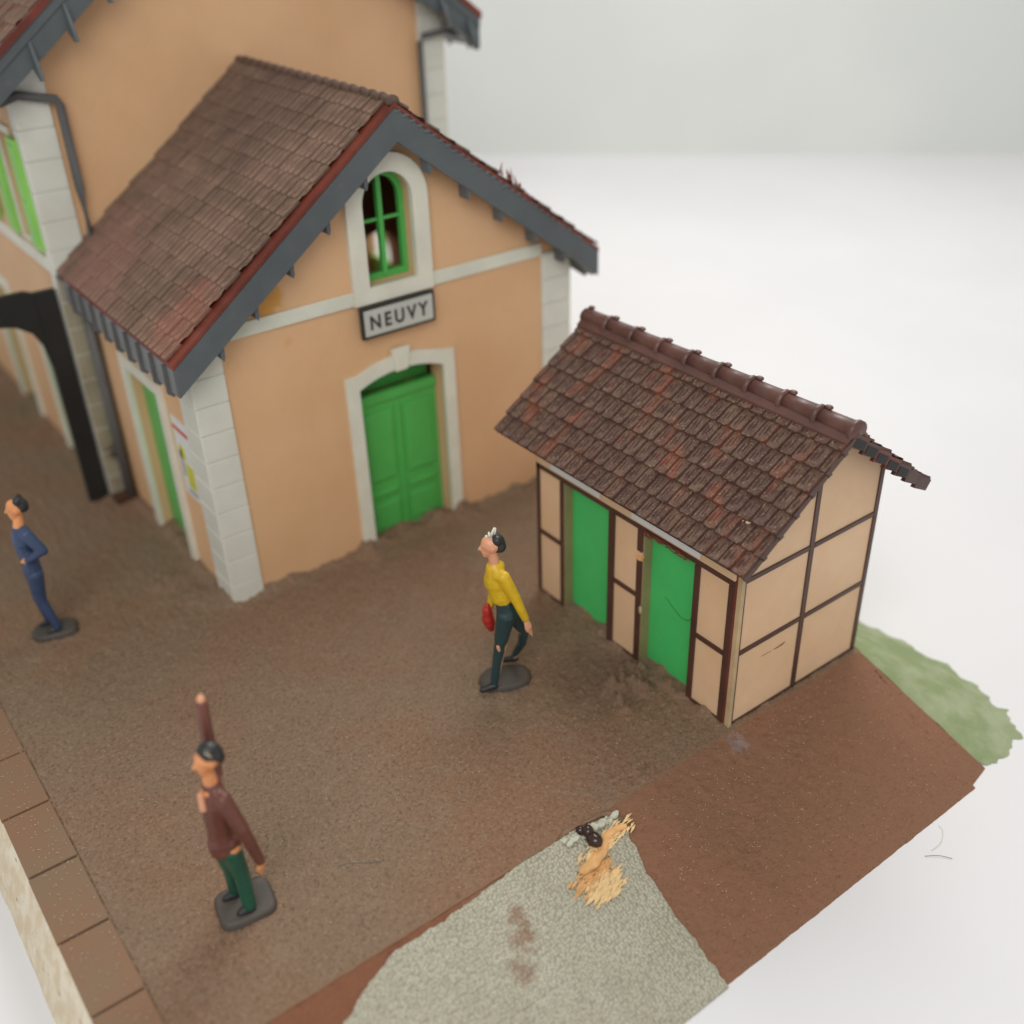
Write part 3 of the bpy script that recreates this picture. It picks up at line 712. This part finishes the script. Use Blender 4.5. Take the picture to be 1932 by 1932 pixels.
# rims of the verge; thin black plates paint the shade of its hollow cells
V = Vector((1, 0, -slope)).normalized()
Nn = Vector((slope, 0, 1)).normalized()
for i in range(7):
    s0 = i*sll/7; c0 = Vector((SXM, 0, zr-.04))
    b = MB(); L = sll/7
    pA = c0+V*(s0+.0)+Nn*(-.02); pB = c0+V*(s0+L*1.02)+Nn*(.015); pC = pB-Nn*.17; pD = pA-Nn*.19
    b.prism([(p.x, p.z) for p in (pA, pB, pC, pD)], [], fx, (yv0-.012, yv0+.05)); b.done('verge_block', 'reddish' if i in (2, 3) else 'beam', sr)
    if i < 5:
        q = [c0+V*(s0+L*a)+Nn*h for a, h in ((.10, -.06), (.88, -.04), (.88, -.165), (.10, -.185))]
        MB().prism([(p.x, p.z) for p in q], [], fx, (yv0-.02, yv0-.013)).done('verge_shade_plate', 'black', sr)
V2 = Vector((-1, 0, -slope)).normalized(); N2 = Vector((-slope, 0, 1)).normalized()
b = MB()
for i in range(7):
    L = sll/7; c0 = Vector((SXM, 0, zr-.03)); q = [c0+V2*(i*L+a*L)+N2*h for a, h in ((0, -.02), (1.04, .015), (1.04, -.10), (.82, -.12), (.80, -.085), (0, -.09))]
    b.prism([(p.x, p.z) for p in q], [], fx, (yv0-.015, yv0+.04))
b.done('verge', 'beam', sr)

# ------------------------------------------------------------ figures
RT = Vector((0.79963706, -0.60048361, 0)); FW = Vector((0.60048361, 0.79963706, 0))
def blob(name, bones, mat, parent, vox=.018, sm=3, extra=None):
    b = MB()
    for q in bones:
        p0, r0, p1, r1 = q; p0 = Vector(p0); p1 = Vector(p1)
        n = max(2, int((p1-p0).length/(min(r0, r1)*.35))+1)
        for i in range(n+1):
            f = i/n; b.ball(p0.lerp(p1, f), r0+(r1-r0)*f, 2)
    if extra: extra(b)
    me = bpy.data.meshes.new(name); b.b.to_mesh(me); b.b.free()
    t = bpy.data.objects.new('tmp', me); C.objects.link(t)
    m = t.modifiers.new('r', 'REMESH'); m.mode = 'VOXEL'; m.voxel_size = vox
    s_ = t.modifiers.new('s', 'SMOOTH'); s_.iterations = sm; s_.factor = .5
    dg = bpy.context.evaluated_depsgraph_get(); dg.update()
    me2 = bpy.data.meshes.new_from_object(t.evaluated_get(dg)); bpy.data.objects.remove(t)
    me2.name = name; me2.materials.clear()
    return link(name, me2, mat, parent, True)
def figure(base, label, spec, group):
    root = empty('person', base, label, 'figurine', group); B = Vector(base)
    def P(r, f, z): return B+RT*r+FW*f+Vector((0, 0, z))
    spec(root, P); return root
def hand(P, w, tip, spread, r=.03):
    "palm with four fingers and a thumb, as bones"
    w = Vector(w); tip = Vector(tip); d = (tip-w); side = Vector(spread).normalized(); out = [(P(*w), r*1.1, P(*(w+d*.45)), r*1.25)]
    for i, (o, l) in enumerate(((-1.2, .86), (-.4, 1.0), (.4, .97), (1.2, .82))):
        a = w+d*.4+side*o*r*.62; b_ = w+d*(.7*l)+side*o*r*.72; c_ = w+d*l+side*o*r*.55+Vector((0, 0, -.005))
        out += [(P(*a), r*.46, P(*b_), r*.42), (P(*b_), r*.42, P(*c_), r*.34)]
    a = w+d*.15-side*r*.9; out += [(P(*a), r*.5, P(*(w+d*.42-side*r*1.7)), r*.42), (P(*(w+d*.42-side*r*1.7)), r*.42, P(*(w+d*.66-side*r*1.5)), r*.34)]
    return out
def face(P, c, fr, ff, s=1.):
    "head pointing along (fr, ff): skull, jaw, nose, brow, lips, chin, ear"
    c = Vector(c); F = Vector((fr, ff, 0)).normalized(); U = Vector((0, 0, 1)); Sd = Vector((-F.y, F.x, 0))
    def q(a, b_, u): return P(*(c+F*a*s+Sd*b_*s+U*u*s))
    o = [(q(.0, 0, .03), .125*s, q(-.03, 0, .04), .125*s), (q(.035, 0, .06), .10*s, q(.04, 0, -.06), .082*s), (q(.06, 0, -.08), .062*s, q(.085, 0, -.125), .042*s),
         (q(.125, 0, .03), .016*s, q(.158, 0, -.03), .026*s), (q(.115, -.05, .045), .02*s, q(.115, .05, .045), .02*s),
         (q(.118, -.025, -.072), .016*s, q(.118, .025, -.072), .016*s), (q(.112, -.022, -.095), .016*s, q(.112, .022, -.095), .016*s),
         (q(-.01, .118, .02), .022*s, q(-.01, .112, -.03), .016*s), (q(-.01, -.118, .02), .022*s, q(-.01, -.112, -.03), .016*s)]
    return o, q
def base_plate(P, parent, pts, h=.10):
    c0 = P(0, 0, 0)
    b = MB(); A = [P(r, f, 0) for r, f in pts]; n = len(A); cen = sum(A, Vector())/n
    rings = []
    for z, k_ in ((-.03, 1.03), (h*.55, 1.0), (h*.9, .93), (h, .82)):
        rings.append([b.b.verts.new((cen.x+(a.x-cen.x)*(k_+.05*fbm(a.x*3, a.y*3, 1)), cen.y+(a.y-cen.y)*(k_+.05*fbm(a.x*3, a.y*3, 4)), z+.02*fbm(a.x*4, a.y*4, z*3))) for i, a in enumerate(A)])
    for p, q in zip(rings, rings[1:]):
        for i in range(n): b.b.faces.new((p[i], p[(i+1) % n], q[(i+1) % n], q[i]))
    b.b.faces.new(rings[-1])
    return b.done('base', 'basep', parent, True)
def oval(cr, cf, a, b_, rot=0, n=22, sq=2.4):
    o = []
    for i in range(n):
        t = 6.28318*i/n; x = a*math.copysign(abs(math.cos(t))**(2/sq), math.cos(t)); y = b_*math.copysign(abs(math.sin(t))**(2/sq), math.sin(t))
        o.append((cr+x*math.cos(rot)-y*math.sin(rot), cf+x*math.sin(rot)+y*math.cos(rot)))
    return o
G = 'painted figurines on the platform'
def yellow(root, P):
    hb, q = face(P, (.115, 0, 2.60), -1, -.12, 1.04)
    body = hb+[(P(.13, 0, 2.5), .07, P(.15, 0, 2.3), .085), (P(.15, 0, 2.25), .11, P(.2, 0, 1.9), .13), (P(.22, 0, 1.8), .12, P(.3, .03, 1.45), .14),
        (P(.3, 0, 1.4), .12, P(.2, -.03, .85), .075), (P(.2, -.03, .85), .07, P(.08, -.04, .2), .05), (P(.3, .1, 1.4), .11, P(.52, .25, .92), .07), (P(.52, .25, .92), .06, P(.48, .37, .6), .05), (P(.48, .37, .6), .05, P(.38, .48, .25), .04)]
    arm = [(P(.27, -.14, 2.17), .085, P(.43, -.12, 1.78), .066), (P(.43, -.12, 1.78), .062, P(.555, -.1, 1.42), .045)]
    body += arm+hand(P, (.56, -.1, 1.41), (.65, -.1, 1.11), (.5, .8, .1), .042)
    body += [(P(.2, .16, 2.15), .08, P(.12, .3, 1.75), .06), (P(.12, .3, 1.75), .055, P(.05, .25, 1.38), .045)]+hand(P, (.05, .25, 1.36), (.06, .22, 1.16), (0, 1, 0), .036)
    blob('body', body, 'skin', root)
    e = .016
    jm = [(P(.155, 0, 2.22), .14, P(.16, 0, 2.0), .175), (P(.145, 0, 2.05), .165, P(.215, 0, 1.78), .16), (P(.2, -.1, 2.18), .09, P(.2, .1, 2.18), .09), (P(.21, 0, 1.76), .15, P(.25, 0, 1.72), .14), (P(.15, 0, 2.3), .09, P(.15, 0, 2.25), .1)]
    jm += [(a, r+e, b_, r2+e) for a, r, b_, r2 in arm]+[(P(.2, .16, 2.15), .095, P(.12, .3, 1.75), .076), (P(.12, .3, 1.75), .07, P(.055, .25, 1.42), .06)]
    blob('jumper', jm, 'yellow', root)
    blob('trousers', [(P(.26, 0, 1.66), .13, P(.30, .03, 1.42), .158), (P(.28, -.02, 1.42), .145, P(.2, -.03, 1.0), .11), (P(.2, -.03, 1.0), .10, P(.13, -.035, .6), .08), (P(.13, -.035, .6), .08, P(.07, -.04, .2), .062),
        (P(.34, .1, 1.4), .135, P(.53, .25, .95), .09), (P(.53, .25, .95), .085, P(.50, .36, .62), .07), (P(.50, .36, .62), .065, P(.38, .48, .3), .055)], 'trous', root)
    blob('shoe', [(P(.07, -.05, .14), .06, P(-.12, -.08, .08), .045)], 'hair', root); blob('shoe', [(P(.38, .48, .22), .06, P(.2, .56, .12), .045)], 'hair', root)
    blob('hair', [(P(.205, 0, 2.68), .105, P(.225, 0, 2.60), .105), (P(.17, .07, 2.72), .07, P(.2, -.05, 2.72), .075)], 'hair', root, .014)
    def tuft(b):
        for (r, f, z, r2, z2) in ((.12, 0, 2.76, .17, 2.90), (.16, .02, 2.76, .185, 2.88), (.1, .0, 2.76, .09, 2.83), (.06, 0, 2.74, .05, 2.78)): b.tube([P(r, f, z), P(r2, f, z2)], [.03, .012], 6)
    b = MB(); tuft(b); b.done('moulding_burr', 'quoin', root, True)
    blob('knee_chip', [(P(.15, -.115, .93), .03, P(.165, -.11, .86), .028)], 'skin', root, .012)
    base_plate(P, root, oval(.22, .24, .40, .27, .25), .10)
figure((2.087, -4.501, 0), 'painted figurine in a yellow jumper and dark trousers walking in front of the shed', yellow, G)
def bag():
    B = Vector((2.087, -4.501, 0)); 
    def P(r, f, z): return B+RT*r+FW*f+Vector((0, 0, z))
    o = blob('bag', [(P(.0, .2, 1.36), .075, P(.03, .2, 1.12), .09), (P(.01, .2, 1.2), .095, P(.05, .2, 1.02), .055), (P(.01, .2, 1.44), .045, P(.03, .2, 1.3), .05)], 'redbag', None)
    tag(o, 'small red bag held by the figurine in the yellow jumper', 'bag')
bag()
def brown(root, P):
    hb, q = face(P, (.055, 0, 2.53), -.8, -.5, 1.04)
    far = [(P(.0, .2, 2.14), .085, P(-.02, .3, 2.5), .07), (P(-.02, .3, 2.5), .065, P(.0, .32, 3.04), .055)]
    nearm = [(P(.16, -.12, 2.05), .088, P(.30, -.14, 1.62), .072), (P(.30, -.14, 1.62), .068, P(.405, -.10, 1.06), .05)]
    body = hb+[(P(.02, 0, 2.4), .07, P(.02, 0, 2.2), .085), (P(.02, 0, 2.1), .13, P(0, 0, 1.3), .14)]+far+nearm
    body += [(P(.0, .32, 2.98), .05, P(.015, .32, 3.05), .045)]+hand(P, (.01, .32, 3.03), (.02, .32, 3.14), (.8, .3, 0), .03)+hand(P, (.41, -.1, 1.05), (.40, -.1, .83), (.5, .8, 0), .036)
    body += [(P(-.03, 0, 1.2), .10, P(-.03, .1, .7), .075), (P(-.03, .1, .7), .07, P(-.1, .2, .2), .05), (P(.1, -.03, 1.2), .1, P(.12, 0, .7), .08), (P(.12, 0, .7), .07, P(.12, .0, .15), .055)]
    blob('body', body, 'skino', root); e = .016
    ct = [(P(.02, 0, 2.13), .12, P(.02, 0, 1.9), .165), (P(.02, 0, 1.9), .165, P(-.0, 0, 1.45), .15), (P(.0, 0, 1.45), .15, P(0, 0, 1.22), .165), (P(-.02, -.02, 1.3), .15, P(-.03, -.02, 1.18), .14), (P(.07, 0, 1.3), .13, P(.07, 0, 1.2), .13), (P(.10, -.08, 2.08), .09, P(.0, .14, 2.12), .09)]
    ct += [(a, r+e, b_, r2+e) for a, r, b_, r2 in far+nearm]
    blob('raised_hand', [(P(.0, .32, 3.09), .048, P(.01, .32, 3.12), .042)]+hand(P, (.0, .32, 3.08), (.01, .32, 3.19), (.8, .3, 0), .026), 'skin', root, .014)
    blob('coat', ct, 'coat', root)
    blob('trousers', [(P(-.04, .02, 1.15), .125, P(-.04, .1, .7), .09), (P(-.04, .1, .7), .09, P(-.09, .2, .2), .075), (P(.08, -.02, 1.15), .125, P(.12, 0, .7), .10), (P(.12, 0, .7), .10, P(.13, .0, .18), .088)], 'trousg', root)
    blob('shoe', [(P(-.09, .2, .14), .07, P(-.2, .15, .10), .05)], 'hair', root); blob('shoe', [(P(.13, 0, .14), .08, P(.03, -.06, .10), .06)], 'hair', root)
    blob('hair', [(P(.07, .02, 2.62), .137, P(.09, .03, 2.59), .137), (P(.14, .05, 2.52), .09, P(.13, .05, 2.56), .09)], 'hair', root)
    blob('shirt_front', [(P(-.075, -.11, 2.12), .04, P(-.07, -.13, 1.93), .045)], 'skin', root, .014)
    blob('paint_chip', [(P(.10, -.105, 2.715), .012, P(.135, -.10, 2.67), .012), (P(.07, -.095, 2.735), .008, P(.11, -.105, 2.70), .012)], 'corner', root, .01)
    base_plate(P, root, oval(.03, .13, .34, .30, .5, 22, 4.5), .10)
figure((-2.592, -5.879, 0), 'figurine in a brown coat and green trousers raising one arm', brown, G)
def bluef(root, P):
    hb, q = face(P, (.05, 0, 2.40), -1, -.3, 1.04)
    nearm = [(P(.14, -.13, 2.0), .088, P(.33, -.14, 1.72), .07), (P(.33, -.14, 1.72), .066, P(.08, -.17, 1.57), .05)]
    body = hb+[(P(.04, 0, 2.28), .07, P(.0, 0, 2.1), .085), (P(0, 0, 2.0), .12, P(.0, 0, 1.2), .13)]+nearm+hand(P, (.08, -.17, 1.57), (-.06, -.16, 1.53), (0, .1, 1), .034)
    body += [(P(-.1, .14, 1.95), .08, P(-.12, .2, 1.55), .06), (P(-.12, .2, 1.55), .055, P(-.12, .1, 1.25), .045)]+hand(P, (-.12, .1, 1.25), (-.13, .08, 1.08), (.5, .5, 0), .034)
    body += [(P(.03, -.03, 1.15), .1, P(.0, -.03, .72), .075), (P(0, -.03, .72), .07, P(.12, -.02, .15), .05), (P(-.03, .05, 1.15), .1, P(-.09, .05, .7), .07), (P(-.09, .05, .7), .06, P(-.08, .15, .2), .05)]
    blob('body', body, 'skino', root); e = .016
    ct = [(P(.0, 0, 2.0), .13, P(-.01, 0, 1.8), .16), (P(-.01, 0, 1.8), .155, P(.0, 0, 1.45), .135), (P(.1, -.06, 2.03), .09, P(-.08, .1, 2.0), .09), (P(0, 0, 1.45), .14, P(0, 0, 1.25), .15)]
    ct += [(a, r+e, b_, r2+e) for a, r, b_, r2 in nearm]+[(P(-.1, .14, 1.95), .09, P(-.12, .2, 1.55), .076), (P(-.12, .2, 1.55), .07, P(-.12, .1, 1.27), .06)]
    blob('jacket', ct, 'blue', root)
    blob('trousers', [(P(.03, -.03, 1.2), .135, P(.0, -.03, .72), .095), (P(0, -.03, .72), .09, P(.12, -.02, .15), .07), (P(-.03, .05, 1.2), .13, P(-.08, .05, .7), .09), (P(-.08, .05, .7), .085, P(-.08, .15, .2), .068)], 'blue', root)
    blob('shoe', [(P(.12, -.02, .12), .065, P(.0, -.08, .10), .05)], 'hair', root); blob('shoe', [(P(-.08, .15, .14), .06, P(-.2, .1, .10), .045)], 'hair', root)
    blob('hair', [(P(.14, .0, 2.49), .105, P(.155, .0, 2.44), .10), (P(.10, .05, 2.56), .07, P(.12, -.05, 2.56), .07)], 'hair', root)
    base_plate(P, root, oval(.03, .05, .36, .23, .35, 22, 3), .09)
figure((-2.698, 1.155, 0), 'painted figurine in blue overalls with a hand on the hip near the left edge', bluef, G)

# ------------------------------------------------------------ dust, flecks and fibres
b = MB()
for i in range(1700):
    r = random.random()
    if r < .62: x = random.uniform(-3.8, 4.2); y = random.uniform(-7.3, 1.5); z = gh(x, y)+.004
    elif r < .85:
        x = random.uniform(2.1, 6.9); y = random.uniform(-9.5, -7.4); z = rz(y)+.012
    else: x = random.uniform(-4.4, -3.9); y = random.uniform(-7.2, 0); z = .022
    if 0 < x < 7.3 and y > -.1: continue
    a = random.random()*6.28; l = random.choice((.008, .010, .012, .014, .02, .035)); w = .0055 if l < .02 else .0035
    dx, dy = math.cos(a), math.sin(a)
    p = [(x+dx*l, y+dy*l, z), (x-dy*w, y+dx*w, z+.006), (x-dx*l, y-dy*l, z+.002), (x+dy*w, y-dx*w, z+.004), (x, y, z+.010)]
    v = [b.b.verts.new(q) for q in p]
    for t in ((0, 1, 4), (1, 2, 4), (2, 3, 4), (3, 0, 4)): b.b.faces.new([v[k_] for k_ in t])
o = b.done('dust_flecks', 'fleck'); tag(o, 'pale dust specks and short fibres scattered over the brown platform', 'dust', None, 'stuff')
def fibre(pts, lab, mt='fibre', r=.0035):
    P_ = [Vector(p) for p in pts]; sm = []
    for i in range(len(P_)-1):
        a, b_, c_, d_ = P_[max(i-1, 0)], P_[i], P_[i+1], P_[min(i+2, len(P_)-1)]
        for u in range(6):
            t = u/6; sm.append(.5*((2*b_)+(c_-a)*t+(2*a-5*b_+4*c_-d_)*t*t+(3*b_-a-3*c_+d_)*t**3))
    sm.append(P_[-1]); o = MB().tube(sm, r, 5).done('fibre', mt, None, True); tag(o, lab, 'fibre', 'stray fibres')
xd = SX0+.158
fibre([(xd, -5.72, 1.35), (xd, -5.95, 1.22), (xd-.01, -6.1, 1.18), (xd-.01, -6.25, 1.24), (xd, -6.30, 1.42), (xd, -6.36, 1.52)], 'dark curled fibre stuck on the nearer green shed door')
fibre([(5.25, -10.0, -.89), (5.4, -10.12, -.88), (5.5, -10.25, -.89)], 'short green fibre lying on the white sheet below the ramp')
fibre([(5.4, -10.0, -.89), (5.6, -10.0, -.88), (5.8, -9.9, -.88), (5.85, -9.8, -.89)], 'curved pale fibre lying on the white sheet below the ramp', 'fleck', .0025)
fibre([(-1.35, -6.0, .03), (-1.2, -6.05, .035), (-1.0, -6.2, .035), (-.85, -6.28, .03)], 'straight dark fibre on the brown platform near the coated figurine', 'fibre', .004)
